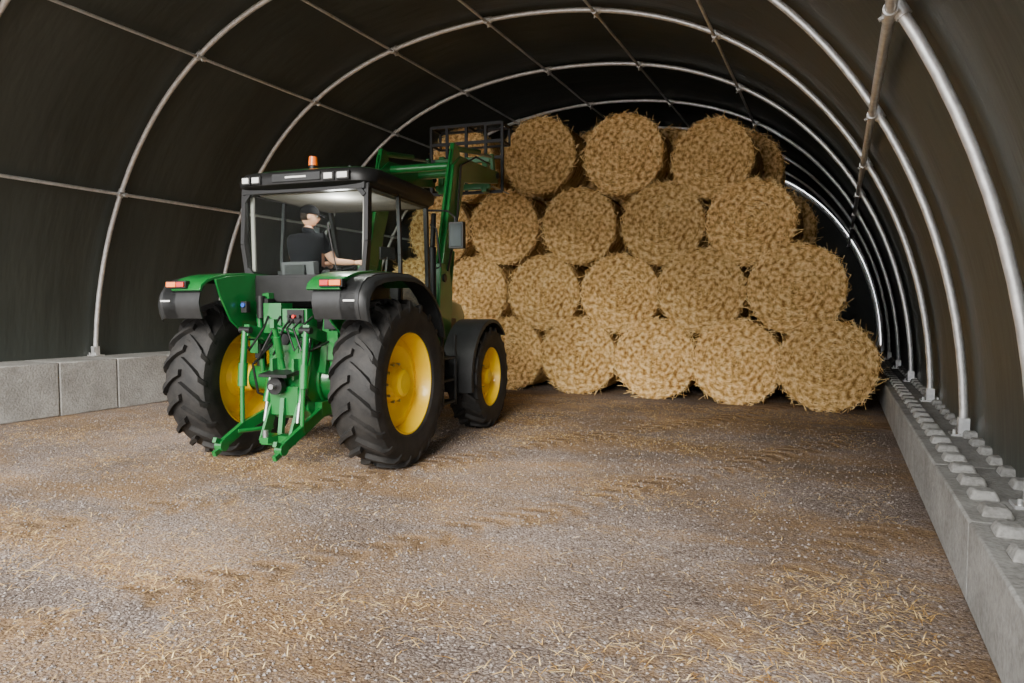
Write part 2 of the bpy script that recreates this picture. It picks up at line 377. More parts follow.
for x,y,z,s in [(-.12,12.1,.745,1.01),(-1.55,12.35,.73,1.01),(-3.04,F,.73,1.01),(-4.56,12.55,.73,1.01),(-6.08,12.6,.73,1),(-7.6,12.6,.73,1),
                (-.66,12.2,1.99,1.02),(-2.19,12.4,1.97,1.02),(-3.74,F,1.95,1.0),(-5.28,12.55,1.98,1.0),(-6.83,12.6,2.0,1),(-8.35,12.6,2.0,1),
                (-1.36,12.4,3.14,.99),(-2.93,12.45,3.20,1.0),(-4.55,12.5,3.24,.99),(-6.16,12.55,3.3,1.0),(-7.7,12.6,3.3,.99),
                (-2.04,12.5,4.30,.94),(-3.66,12.45,4.52,1.0),(-5.38,12.5,4.66,1.0),(-7.05,12.4,4.6,.98)]:
    bale(x,y,z,s)
for x,z in [(-.15,.74),(-1.6,.74),(-3.1,.74),(-4.65,.74),(-6.2,.74),(-7.7,.74),(-.75,2.03),(-2.2,2.0),(-3.75,2.0),(-5.3,2.0),(-6.9,2.0),
            (-1.15,3.15),(-2.65,3.25),(-4.1,3.3),(-5.55,3.3),(-7.0,3.3),(-1.75,4.35),(-3.2,4.58),(-4.7,4.7),(-6.2,4.6)]:
    bale(x,13.95+random.uniform(0,.1),z,.985)
for x,z in [(-.15,.74),(-1.6,.74),(-3.1,.74),(-4.65,.74),(-.8,2.0),(-2.35,2.0),(-3.85,2.0),(-1.5,3.25),(-3.0,3.25),(-4.6,3.25),(-2.4,4.4),(-3.9,4.5)]:
    bale(x,15.4,z,.985)

# ------------------------------------------------------------ ground litter (loose stones + straw)
def litter():
    vs=[];fs=[];n=0; rnd=random.Random(3)
    while n<22000:
        x=rnd.uniform(-10.7,.50); y=rnd.uniform(.8,11.9)
        q=noise.noise(Vector((x*.55+y*.3,y*.7-x*.25,3.1)))+.45*noise.noise(Vector((x*3,y*3,1)))
        pr=.05+max(0,q)*1.5+max(0,(y-9.6))*.35
        if rnd.random()>pr: continue
        a=rnd.uniform(0,6.283); l=rnd.uniform(.03,.12); w=rnd.uniform(.0014,.0028); z=rnd.uniform(.006,.018)
        d=Vector((math.cos(a),math.sin(a),0)); s=Vector((-d.y,d.x,0))*w; p=Vector((x,y,z)); e=p+d*l+Vector((0,0,rnd.uniform(-.004,.012)))
        m=(p+e)/2+Vector((0,0,rnd.uniform(0,.010)))
        o=len(vs)
        for P in(p,m,e): vs.append(tuple(P-s)); vs.append(tuple(P+s))
        fs.append((o,o+1,o+3,o+2)); fs.append((o+2,o+3,o+5,o+4)); n+=1
    nstraw=len(fs)
    n=36000
    u=rng.random(n); y=.9+ (u**1.7)*9.5; x=-10.5+rng.random(n)*11.1
    r=.004+.009*rng.random(n)**2
    base=np.array([(1,0,0),(0,1,0),(-1,0,0),(0,-1,0),(0,0,1),(0,0,-1)],float)
    V=base[None]*r[:,None,None]*(0.7+.6*rng.random((n,6,1)))
    V[:,:,2]*=.7
    a=rng.random(n)*6.28; ca,sa=np.cos(a),np.sin(a)
    X=V[:,:,0]*ca[:,None]-V[:,:,1]*sa[:,None]+x[:,None]; Y=V[:,:,0]*sa[:,None]+V[:,:,1]*ca[:,None]+y[:,None]; Z=V[:,:,2]+r[:,None]*.3
    P=np.stack([X,Y,Z],-1).reshape(-1,3)
    T=np.array([(0,1,4),(1,2,4),(2,3,4),(3,0,4),(1,0,5),(2,1,5),(3,2,5),(0,3,5)])
    Fc=(T[None]+6*np.arange(n)[:,None,None]).reshape(-1,3)+len(vs)
    vs+=P.tolist(); fs+=[tuple(t) for t in Fc.tolist()]
    me=bpy.data.meshes.new('loose_straw_and_gravel'); me.from_pydata(vs,[],fs); me.materials.append(STRAND); me.materials.append(STONE)
    me.polygons.foreach_set('material_index',[0]*nstraw+[1]*(len(fs)-nstraw)); me.update()
    o=bpy.data.objects.new('loose_straw_and_gravel',me); COL.objects.link(o)
litter()

# ------------------------------------------------------------ tractor
TM=Matrix.Translation((-5.28,5.88,0))@Matrix.Rotation(R_(7.5),4,'Z')
T=bpy.data.objects.new('tractor',None); COL.objects.link(T); T.matrix_world=TM
def wheel(name,cx,cy,Rw,W,rim,nl,side):
    b=B(name,[RUB,YEL,BLK,STEEL]); cz=Rw-.01; C=(cx,cy,cz); H=Rw-rim
    prof=[(-.40*W,rim),(-.47*W,rim+.03),(-.51*W,rim+H*.35),(-.52*W,rim+H*.55),(-.49*W,rim+H*.74),(-.42*W,Rw-.075),(-.25*W,Rw-.055),(0,Rw-.048)]
    prof=prof+[(-x,r) for x,r in prof[-2::-1]]
    b.lathe(prof,C,0,72)
    st=[(.00,0,0),(.12,.0,.10),(.25,.006,.24),(.37,.014,.40),(.455,.03,.55),(.505,.075,.66),(.525,.13,.74)]
    step=2*math.pi/nl; hw=.024/Rw
    for sd in(-1,1):
        for k in range(nl):
            base=step*(k+(.5 if sd>0 else 0)); vs=[];fs=[]
            for j,(wx,dr,sh) in enumerate(st):
                ph=base+sh*step*1.35; x=cx+sd*wx*W; ro=Rw-dr; ri=ro-.06-(.02 if j<4 else 0); wd=hw*(1.25 if j in(0,) else 1+.25*j/6)
                if j>=5: ri=ro-.09
                xi=x if j<4 else x-sd*.03
                for (xx,rr,dp) in((xi,ri,-wd*1.5),(x,ro,-wd),(x,ro,wd),(xi,ri,wd*1.5)):
                    a=ph+dp; vs.append((xx,cy+rr*math.cos(a),cz+rr*math.sin(a)))
            for j in range(len(st)-1):
                for q in range(4): fs.append((j*4+q,j*4+(q+1)%4,(j+1)*4+(q+1)%4,(j+1)*4+q))
            fs+=[(3,2,1,0),tuple(range(len(st)*4-4,len(st)*4))]; b.add(vs,fs,0)
    fw=.40*W
    b.lathe([(-fw-.012,rim+.022),(-fw-.012,rim-.005),(-fw+.05,rim-.03),(-.02,rim-.055),(.03,rim-.055),(fw-.05,rim-.03),(fw+.012,rim-.005),(fw+.012,rim+.022),(fw-.01,rim+.02),(fw-.06,rim-.015),(0,rim-.04),(-fw+.06,rim-.015),(-fw-.01,rim+.02),(-fw-.012,rim+.022)],C,1,56,side)
    d=.03
    k=rim/.48
    b.lathe([(d-.03,rim-.05),(d+.02,rim-.06),(d+.03,rim-.12*k),(d-.02,.27*k),(d-.03,.20*k),(d+.03,.17*k),(d+.05,.14*k),(d+.11,.13*k),(d+.13,.10*k),(d+.13,.0)],C,1,48,side)
    b.lathe([(d-.05,rim-.05),(d-.0,rim-.12*k),(d-.05,.27*k),(d-.06,.20*k),(d-.1,.16*k),(d-.3,.13*k)],C,1,48,side)
    for i in range(10):
        a=2*math.pi*i/10; y=cy+.185*k*math.cos(a); z=cz+.185*k*math.sin(a)
        b.cyl((cx+side*(d-.01),y,z),(cx+side*(d+.03),y,z),.014*k,3,8)
    for i in range(8):
        a=2*math.pi*(i+.5)/8; y=cy+(rim-.12)*math.cos(a); z=cz+(rim-.12)*math.sin(a)
        b.cyl((cx+side*(d-.0),y,z),(cx+side*(d+.028),y,z),.024*k,1,10)
    return b.done(T,angle=30)
RWR=.90; FX,FY=1.04,2.52
for sx,nm in((1,'right'),(-1,'left')):
    wheel('rear_wheel_'+nm,sx*1.0,0,RWR,.50,.53,21,sx)
    wheel('front_wheel_'+nm,sx*FX,FY,.73,.42,.40,20,sx)
b=B('chassis',[GREEN,BLK,DGREY,STEEL])
b.prism([(-.42,.62),(-.42,1.18),(-.3,1.35),(.2,1.42),(1.0,1.3),(1.0,.62),(.3,.5),(-.3,.5)],-.24,.24,0)
b.prism([(1.0,.65),(1.0,1.2),(3.3,1.15),(3.3,.62)],-.2,.2,0)
for sx in(1,-1):
    b.lathe([(.22,.24),(.4,.20),(.6,.15),(.78,.13),(.95,.13)],(0,0,RWR),0,28,sx)
    b.lathe([(.24,.27),(.27,.27),(.27,.2)],(0,0,RWR),0,28,sx)
    b.beam((sx*.2,FY,.62),(sx*.82,FY,.68),.16,.16,0,up=(0,1,0))
    b.cyl((sx*.76,FY,.45),(sx*.76,FY,.95),.1,0)
    b.lathe([(.76,.15),(1.03,.15),(1.04,.0)],(0,FY,.70),0,24,sx)
for s0 in(1,-1):
    b.prism([(.95,.55),(.95,1.12),(1.75,1.12),(1.75,.62),(1.6,.5),(1.1,.45)],s0*.42,s0*.86,1)
for sx in(1,-1):
    for i in range(3):
        b.box((sx*.98,1.35,.5+.28*i),(.22,.4,.035),2)
    b.beam((sx*1.08,1.15,.45),(sx*1.08,1.15,1.35),.03,.05,2); b.beam((sx*1.08,1.55,.45),(sx*1.08,1.55,1.35),.03,.05,2)
b.done(T,bevel=.012)
b=B('hood',[GREEN,BLK,WHITE])
sec=[(-.42,1.15),(-.42,1.62),(-.36,1.78),(-.2,1.86),(.2,1.86),(.36,1.78),(.42,1.62),(.42,1.15)]
st=[(1.75,1.06,.10),(2.4,1.0,.05),(3.2,.95,0),(3.65,.85,-.08),(3.8,.72,-.2)]
vs=[];n=len(sec)
for y,s_,dz in st:
    for x,z in sec: vs.append((x*s_,y,1.15+(z-1.15)*(1+dz)))
fs=[(j*n+i,j*n+i+1,(j+1)*n+i+1,(j+1)*n+i) for j in range(len(st)-1) for i in range(n-1)]+[tuple(range(n)),tuple(range((len(st)-1)*n,len(st)*n))]
b.add(vs,fs,0); b.box((0,3.55,.95),(.7,.5,.5),1); b.box((.44,2.5,1.38),(.02,1.2,.3),1); b.box((-.44,2.5,1.38),(.02,1.2,.3),1)
b.box((.22,3.81,1.4),(.16,.03,.1),2); b.box((-.22,3.81,1.4),(.16,.03,.1),2)
b.cyl((.62,1.88,1.7),(.62,1.88,2.5),.05,1); b.cyl((.62,1.88,2.5),(.62,1.93,2.95),.035,1)
b.done(T,bevel=.02)
b=B('cab_frame',[BLK,GREEN,DGREY,CREAM])
ZB,ZT=2.02,2.97
def post(pts,w,h): 
    for i in range(len(pts)-1): b.beam(pts[i],pts[i+1],w,h,0)
YR=-.10
for sx in(1,-1):
    post([(sx*.72,YR+.02,ZB-.1),(sx*.78,YR,2.40),(sx*.775,YR+.03,ZT+.03)],.05,.08)
    post([(sx*.79,.62,1.35),(sx*.80,.60,2.3),(sx*.77,.62,ZT+.03)],.04,.045)
    post([(sx*.60,1.72,1.35),(sx*.64,1.68,2.1),(sx*.70,1.5,ZT+.03)],.05,.06)
    for (cx_,cz_,a_) in((.66,2.13,-90),(.69,2.87,0)):
        b.beam((sx*(cx_+.07),YR-.01,cz_+(-.005 if a_<0 else .005)),(sx*(cx_-.0),YR-.01,cz_+(-.085 if a_<0 else .085)),.04,.05,0,up=(0,1,0))
    b.beam((sx*.77,YR,2.99),(sx*.71,1.5,2.99),.07,.07); b.beam((sx*.78,.6,1.36),(sx*.6,1.72,1.36),.06,.1)
    b.beam((sx*.78,YR+.05,2.05),(sx*.79,.62,2.05),.06,.08)
    b.prism([(-.1,1.35),(-.1,2.05),(.62,2.05),(.62,1.3)],sx*.60,sx*.64,0)
    b.tube([(sx*.80,1.62,2.2),(sx*.86,1.6,2.22),(sx*.84,1.52,2.7),(sx*.76,1.5,2.75)],.012)
    b.tube([(sx*.72,1.5,2.93),(sx*.95,1.62,2.93),(sx*1.04,1.66,2.85),(sx*1.04,1.66,2.5)],.014)
b.beam((-.75,YR,2.0),(.75,YR,2.0),.10,.10,0,up=(0,1,0)); b.beam((-.77,YR,2.98),(.77,YR,2.98),.08,.07,0,up=(0,1,0))
b.beam((-.7,1.5,2.99),(.7,1.5,2.99),.07,.08,0,up=(0,1,0)); b.beam((-.6,1.7,1.9),(.6,1.7,1.9),.07,.1,0,up=(0,1,0))
b.prism([(-.16,1.76),(-.16,2.02),(-.05,2.02),(-.05,1.70)],-.60,.60,0)
b.tube([(.45,YR-.06,2.06),(.40,YR-.07,2.3),(.34,YR-.07,2.6)],.008)
b.box((0,.8,1.36),(1.24,1.8,.1),2)
b.prism([(1.62,1.4),(1.75,1.4),(1.75,1.95),(1.62,1.95)],-.58,.58,0)
b.done(T,bevel=.015)
for sx in(1,-1):
    b=B('side_mirror_'+('right' if sx>0 else 'left'),[BLK,MIRR]); b.box((sx*1.06,1.68,2.62),(.2,.09,.34),0); b.box((sx*1.06,1.632,2.62),(.16,.008,.29),1); b.done(T,bevel=.02)
b=B('cab_glass',[GLASS])
b.add([(-.72,YR-.02,2.06),(.72,YR-.02,2.06),(.74,YR-.02,2.94),(-.74,YR-.02,2.94)],[(0,1,2,3)])
for sx in(1,-1):
    b.add([(sx*.775,YR+.06,2.08),(sx*.80,.6,2.08),(sx*.785,.6,2.95),(sx*.78,YR+.06,2.95)],[(0,1,2,3)])
    b.add([(sx*.80,.64,1.42),(sx*.61,1.7,1.42),(sx*.65,1.67,2.1),(sx*.70,1.5,2.95),(sx*.785,.64,2.95),(sx*.80,.64,2.2)],[(0,1,2,3,4,5)])
b.add([(-.6,1.71,1.95),(.6,1.71,1.95),(.68,1.5,2.95),(-.68,1.5,2.95)],[(0,1,2,3)])
b.done(T,smooth=False)
b=B('cab_roof',[GREEN,BLK,CREAM,WHITE,ORANGE,DGREY])
def rsec(hx,y0,y1,z,ch=.12):
    pts=[]
    for k in range(5):
        a=R_(180+90*k/4); pts.append((-hx+ch+ch*math.cos(a),y0+ch+ch*math.sin(a)))
    pts.append((-hx*.4,y0-.03)); pts.append((hx*.4,y0-.03))
    for k in range(5):
        a=R_(270+90*k/4); pts.append((hx-ch+ch*math.cos(a),y0+ch+ch*math.sin(a)))
    for k in range(5):
        a=R_(90*k/4); pts.append((hx-.06-ch+ch*math.cos(a),y1-ch+ch*math.sin(a)))
    for k in range(5):
        a=R_(90+90*k/4); pts.append((-hx+.06+ch+ch*math.cos(a),y1-ch+ch*math.sin(a)))
    return [(x,y,z) for x,y in pts]
def loft(secs,mi):
    n=len(secs[0]); vs=sum(secs,[]); fs=[(j*n+i,j*n+(i+1)%n,(j+1)*n+(i+1)%n,(j+1)*n+i) for j in range(len(secs)-1) for i in range(n)]
    fs+=[tuple(range(n))[::-1],tuple(range((len(secs)-1)*n,len(secs)*n))]; b.add(vs,fs,mi)
loft([rsec(.80,-.12,1.64,2.98,.14),rsec(.85,-.19,1.70,3.02,.18),rsec(.865,-.20,1.72,3.08,.22),rsec(.86,-.19,1.71,3.13,.24),rsec(.84,-.16,1.69,3.165,.25)],1)
loft([rsec(.83,-.14,1.68,3.165,.25),rsec(.78,-.08,1.62,3.19,.25),rsec(.66,.02,1.5,3.215,.25),rsec(.45,.2,1.3,3.225,.2)],0)
b.box((0,.75,2.965),(1.36,1.4,.03),2)
b.box((0,-.225,3.085),(.60,.03,.085),5)
b.box((0,-.243,3.085),(.26,.006,.02),3)
for x,wd in((-.64,.08),(-.51,.09),(.40,.10),(.57,.12)):
    b.box((x,-.210,3.075),(wd+.03,.05,.09),1); b.box((x,-.238,3.075),(wd,.02,.06),3)
b.cyl((-.02,.12,3.17),(-.02,.12,3.27),.05,1); b.cyl((-.02,.12,3.27),(-.02,.12,3.37),.055,4,18,.045)
b.cyl((.45,.12,3.17),(.45,.12,3.24),.03,1)
b.done(T,bevel=.006)
b=B('cab_interior',[SEATM,BLK,CREAM,STEEL,YEL])
sx0=-.2
b.box((sx0,.42,1.68),(.44,.46,.3),1); b.box((sx0,.42,1.86),(.5,.5,.12),0)
b.box((sx0,.12,2.04),(.42,.10,.34),0,Matrix.Rotation(R_(8),3,'X')); b.box((sx0-.02,.05,2.10),(.26,.05,.14),1)
for dx in(-.3,.3): b.box((sx0+dx,.35,2.08),(.09,.38,.07),1)
b.box((.38,.55,1.85),(.26,.7,.42),0); b.cyl((.35,.52,2.06),(.35,.53,2.17),.014,1); b.ell((.35,.53,2.185),(.024,.024,.035),1)
b.box((.5,.85,2.34),(.03,.2,.15),1,Matrix.Rotation(R_(-35),3,'Z'))
b.beam((.5,.8,2.0),(.5,.85,2.3),.03,.03,1)
b.beam((sx0,1.5,1.5),(sx0,1.05,2.05),.14,.14,1); b.box((sx0,1.35,2.0),(.5,.25,.2),0)
for sx in(1,-1): b.beam((sx*.70,YR+.06,2.1),(sx*.72,YR+.07,2.93),.04,.03,2)
ring=[]
for i in range(25):
    a=2*math.pi*i/24; q=Matrix.Rotation(R_(35),3,'X')@Vector((.19*math.cos(a),.19*math.sin(a),0)); ring.append(Vector((sx0,.95,2.15))+q)
b.tube(ring,.015,1)
for i in range(3):
    a=2*math.pi*i/3+.5; q=Matrix.Rotation(R_(35),3,'X')@Vector((.18*math.cos(a),.18*math.sin(a),0)); b.cyl(Vector((sx0,.95,2.15)),Vector((sx0,.95,2.15))+q,.012,1,8)
b.done(T,bevel=.015)
dl=bpy.data.lights.new('cab_fill_light','POINT'); dl.energy=30; dl.shadow_soft_size=.12; dl.color=(1,.97,.92)  # added fill light so driver and cab trim read; not a fitted lamp
do=bpy.data.objects.new('cab_fill_light',dl); COL.objects.link(do); do.parent=T; do.location=(.15,.35,2.86)
FO=1.20
prof=[(-.90,1.58),(-.935,1.66),(-.95,1.75),(-.93,1.84),(-.87,1.92),(-.77,1.98),(-.6,2.02),(-.3,2.05),(.1,2.05),(.33,2.01),(.52,1.93),(.70,1.81),(.84,1.67),(.93,1.50),(.98,1.34)]
for sx in(1,-1):
    b=B('rear_fender_'+('right' if sx>0 else 'left'),[GREEN,BLK,ORANGE,RED,WHITE,DGREY])
    b.strip([(-.975,1.87),(-.95,1.925),(-.86,1.985),(-.74,2.02),(-.6,2.045),(-.3,2.07),(.1,2.07),(.33,2.03),(.55,1.94)],sx*.62,sx*.98,-.03,0)
    n=len(prof); cy,cz=0,1.1
    rows=[]
    for (x_,k_) in((.96,1.0),(FO-.08,1.0),(FO-.02,.985),(FO+.02,.955),(FO+.03,.91)):
        rows.append([(sx*x_,cy+(y-cy)*k_,cz+(z-cz)*k_) for y,z in prof])
    vs=sum(rows,[]); b.add(vs,[(j*n+i,j*n+i+1,(j+1)*n+i+1,(j+1)*n+i) for j in range(len(rows)-1) for i in range(n-1)],5)
    b.strip(prof,sx*.96,sx*(FO-.04),-.02,5)
    b.strip(prof[:5],sx*.66,sx*.98,-.02,5)
    b.prism(prof[5:]+[(.9,1.25),(-.2,1.3),(-.55,1.55),(-.70,1.8)],sx*.60,sx*.625,0)
    b.box((sx*.90,-.965,1.925),(.25,.06,.075),1); b.box((sx*.95,-1.0,1.925),(.12,.02,.05),2); b.box((sx*.835,-1.0,1.925),(.09,.02,.05),3)
    b.box((sx*1.07,-.962,1.76),(.12,.006,.018),4)
    b.done(T,bevel=.006,angle=50)
    b=B('front_fender_'+('right' if sx>0 else 'left'),[DGREY,BLK])
    pf=[(FY+.81*math.cos(R_(a)),.72+.81*math.sin(R_(a))) for a in range(190,45,-8)]
    b.strip(pf,sx*.80,sx*1.24,-.025,0)
    lip=[(FY+.76*math.cos(R_(a)),.72+.76*math.sin(R_(a))) for a in range(190,45,-8)]; n=len(pf)
    b.add([(sx*1.24,y,z) for y,z in pf]+[(sx*1.25,y,z) for y,z in lip],[(i,i+1,n+i+1,n+i) for i in range(n-1)],0)
    b.beam((sx*.5,2.5,1.1),(sx*.9,2.5,1.46),.05,.05,1,up=(0,1,0)); b.done(T)
b=B('rear_linkage',[GREEN,BLK,STEEL,RED,ORANGE,BLUE,DGREY])
b.cyl((-.36,-.22,1.36),(.36,-.22,1.36),.075)
b.box((0,-.30,1.0),(.40,.28,.52)); b.box((0,-.42,.72),(.34,.16,.3)); b.box((0,-.34,1.30),(.30,.22,.16))
for sx in(1,-1):
    b.beam((sx*.33,-.2,1.36),(sx*.36,-.62,1.46),.07,.12); b.cyl((sx*.30,-.62,1.46),(sx*.43,-.62,1.46),.035,1)
    b.cyl((sx*.37,-.62,1.46),(sx*.37,-.68,.95),.034); b.cyl((sx*.37,-.68,.95),(sx*.36,-.70,.48),.024,0); b.cyl((sx*.37,-.66,1.12),(sx*.37,-.68,.88),.048)
    b.beam((sx*.28,-.12,.62),(sx*.36,-.70,.46),.045,.11); b.beam((sx*.36,-.70,.46),(sx*.35,-1.02,.33),.045,.10)
    b.cyl((sx*.31,-1.02,.33),(sx*.39,-1.02,.33),.06); b.beam((sx*.35,-1.01,.35),(sx*.35,-1.12,.40),.04,.05); b.beam((sx*.35,-1.02,.30),(sx*.35,-1.13,.26),.04,.05)
    b.cyl((sx*.20,-.42,.42),(sx*.34,-.80,.43),.022)
    b.cyl((sx*.20,-.30,1.36),(sx*.21,-.50,.70),.045); b.cyl((sx*.2,-.5,.72),(sx*.2,-.55,.5),.022,2)
    b.beam((sx*.17,-.40,.75),(sx*.17,-.62,.30),.03,.12); b.box((sx*.27,-.15,.62),(.12,.3,.14))
    b.beam((sx*.13,-.36,1.05),(sx*.13,-.52,1.05),.025,.22)
    b.beam((sx*.30,-.2,1.0),(sx*.40,-.2,1.85),.08,.10,0); b.box((sx*.40,-.24,1.74),(.14,.12,.10),1)
    b.cyl((sx*.44,-.26,1.0),(sx*.46,-.28,1.62),.03,0); b.box((sx*.45,-.30,1.22),(.07,.06,.16),1)
b.box((0,-.60,.33),(.32,.14,.10)); b.box((0,-.72,.36),(.10,.22,.06)); b.cyl((0,-.80,.36),(0,-.80,.46),.03,2)
b.beam((0,-.56,.35),(0,-.5,.75),.05,.05)
b.cyl((0,-.50,1.06),(.02,-.66,1.50),.028); b.cyl((0,-.54,1.18),(.015,-.62,1.40),.042); b.box((.02,-.67,1.53),(.05,.06,.09))
b.cyl((-.04,-.52,.88),(-.04,-.60,.88),.09,1); b.cyl((-.04,-.6,.88),(-.04,-.66,.88),.028,2)
b.prism([(-.45,1.00),(-.68,.98),(-.68,1.01),(-.45,1.04)],-.17,.17,1)
b.box((.10,-.34,1.56),(.30,.18,.24),0); b.box((.12,-.40,1.60),(.20,.10,.14),1)
for i in range(3):
    b.cyl((.06+.06*i,-.45,1.60),(.06+.06*i,-.49,1.60),.018,(1,3,1)[i],12)
b.box((-.20,-.30,1.58),(.22,.20,.32),0); b.cyl((-.42,-.3,1.58),(-.42,-.3,1.82),.045,1); b.box((-.54,-.40,1.70),(.07,.06,.12),6)
b.cyl((-.54,-.43,1.72),(-.54,-.45,1.72),.024,5)
b.cyl((0,-.44,1.36),(0,-.48,1.36),.06,1); b.cyl((-.12,-.42,1.48),(.16,-.42,1.42),.03,0)
for i,(xa,xb,c_) in enumerate(((-.1,-.3,1),(.05,-.12,1),(.2,.35,1),(.3,.45,1),(-.25,-.48,1),(.1,.28,1))):
    b.tube([(xa,-.40,1.60),(xa*.8,-.54,1.48),((xa+xb)/2,-.57,1.25),(xb,-.5,1.15+.05*i),(xb,-.3,1.35)],.012,c_)
b.tube([(-.25,-.35,1.3),(-.30,-.6,1.1),(-.28,-.55,.8),(-.2,-.35,.7)],.014,1)
b.tube([(.25,-.35,1.4),(.32,-.55,1.1),(.30,-.55,.8),(.22,-.35,.7)],.014,1)
b.box((.50,-.28,1.55),(.16,.2,.16),1); b.box((.5,-.30,1.30),(.12,.1,.3),0)
b.cyl((-.5,-.2,1.05),(-.5,-.2,1.45),.05,1); b.cyl((.52,-.22,.95),(.52,-.22,1.3),.028,0)
b.box((-.48,-.3,1.30),(.1,.1,.2),0)
b.done(T,bevel=.006)
b=B('front_loader',[GREEN,BLK,STEEL])
P0,K,E=(2.2,2.1),(2.75,3.78),(4.45,3.90)
for sx in(1,-1):
    X=sx*.58
    b.prism([(2.0,1.05),(2.4,1.05),(2.5,1.9),(2.4,2.3),(2.1,2.3),(2.05,1.8)],X-.07,X+.07,0)
    b.box((sx*.36,2.2,1.05),(.45,.35,.25),0)
    b.prism([(P0[0]-.10,P0[1]-.1),(P0[0]+.12,P0[1]-.12),(K[0]+.24,K[1]-.24),(E[0]+.05,E[1]-.12),(E[0]+.08,E[1]+.08),(K[0]+.1,K[1]+.12),(K[0]-.16,K[1]-.05)],X-.06,X+.06,0)
    b.cyl((X,2.40,1.4),(X,2.62,2.5),.05,0); b.cyl((X,2.62,2.5),(X,2.75,3.0),.025,2)
    b.beam((X,2.12,2.3),(X,2.62,3.95),.03,.06); b.prism([(K[0]-.2,K[1]-.05),(K[0]+.15,K[1]+.0),(K[0]+.1,K[1]+.26),(K[0]-.08,K[1]+.28)],X-.035,X+.035,0)
    b.cyl((X,K[0]+.05,K[1]+.22),(X,3.75,4.15),.042,0); b.cyl((X,3.75,4.12),(X,4.35,4.2),.022,2)
    b.beam((X,4.35,4.25),(X,4.45,3.8),.06,.10); b.cyl((X-.09,P0[0],P0[1]),(X+.09,P0[0],P0[1]),.06,1); b.cyl((X-.09,E[0],E[1]),(X+.09,E[0],E[1]),.05,1)
b.cyl((-.58,3.9,3.88),(.58,3.9,3.88),.07); b.cyl((-.58,2.9,3.78),(.58,2.9,3.78),.06)
b.tube([(.66,2.3,2.2),(.66,2.65,3.0),(.66,2.8,3.75),(.66,3.4,4.0),(.6,4.2,4.05)],.014,1)
for x in(-.4,.4): b.prism([(4.45,3.65),(4.62,3.65),(4.62,4.3),(4.5,4.3)],x-.05,x+.05,0)
b.beam((-.5,4.5,4.2),(.5,4.5,4.2),.08,.10,0,up=(0,1,0)); b.beam((-.5,4.5,3.75),(.5,4.5,3.75),.08,.10,0,up=(0,1,0))
b.done(T,bevel=.01)
b=B('bale_grab_frame',[BLK,STEEL])
y0,y1,z0,z1,hx=4.66,5.05,3.68,4.84,.66
for z in(z0,(z0+z1)/2,z1-.3,z1): b.beam((-hx,y0,z),(hx,y0,z),.05,.05,0,up=(0,1,0))
for x in(-hx,-.36,0,.36,hx): b.beam((x,y0,z0),(x,y0,z1),.045,.045)
for x in(-hx,0,hx): b.beam((x,y0,z1),(x,y1,z1),.04,.04)
b.beam((-hx,y1,z1),(hx,y1,z1),.04,.04,0,up=(0,1,0))
for x in(-hx,hx):
    b.beam((x,y0,z1-.3),(x,y1,z1-.3),.035,.035); b.beam((x,y1,z1),(x,y1,z1-.3),.035,.035)
b.beam((-hx,y1,z1-.3),(hx,y1,z1-.3),.035,.035,0,up=(0,1,0))
for x in(-.45,.45): b.cyl((x,y0,z0+.1),(x,y0+1.0,z0+.12),.024,1,10,.006)
b.done(T)

# ------------------------------------------------------------ driver
def skin(verts,edges,rad,root=0,lev=2):
    me=bpy.data.meshes.new('t'); me.from_pydata(verts,edges,[]); o=bpy.data.objects.new('t',me); COL.objects.link(o)
    o.modifiers.new('s','SKIN'); sv=me.skin_vertices[0].data
    for i,r in enumerate(rad): sv[i].radius=(r,r) if not isinstance(r,tuple) else r
    sv[root].use_root=True
    ss=o.modifiers.new('u','SUBSURF'); ss.levels=lev
    dg=bpy.context.evaluated_depsgraph_get(); e=o.evaluated_get(dg).to_mesh()
    vs=[v.co.copy() for v in e.vertices]; fs=[tuple(p.vertices) for p in e.polygons]
    bpy.data.objects.remove(o); return vs,fs
J=[(-.20,.24,1.98),(-.20,.22,2.14),(-.20,.23,2.36),(-.20,.25,2.53),(-.19,.27,2.64),
   (-.39,.24,2.47),(-.46,.36,2.22),(-.30,.72,2.22),
   (-.01,.26,2.47),(.07,.36,2.22),(.28,.49,2.21),
   (-.30,.32,1.98),(-.34,.76,2.02),(-.34,.95,1.58),(-.34,1.1,1.50),
   (-.10,.32,1.98),(-.04,.76,2.02),(-.03,.95,1.58),(-.03,1.1,1.50)]
Ed=[(0,1),(1,2),(2,3),(3,4),(2,5),(5,6),(6,7),(2,8),(8,9),(9,10),(0,11),(11,12),(12,13),(13,14),(0,15),(15,16),(16,17),(17,18)]
Rd=[.14,.15,(.185,.14),.095,.06,.085,.050,.030,.085,.050,.030,.09,.065,.045,.04,.09,.065,.045,.04]
vs,fs=skin(J,Ed,Rd)
lab={(0,1):1,(1,2):1,(2,3):1,(3,4):0,(2,5):1,(5,6):'s',(6,7):0,(2,8):1,(8,9):'s',(9,10):0}
D=B('driver',[SKIN,SHIRT,JEAN,CAPM,HAIR,EYE,LIP])
def segd(p,a,b_):
    a=Vector(a);b_=Vector(b_);t=max(0,min(1,(p-a).dot(b_-a)/(b_-a).length_squared)); return (p-(a+(b_-a)*t)).length,t
o=len(D.v); D.v+=[tuple(v) for v in vs]
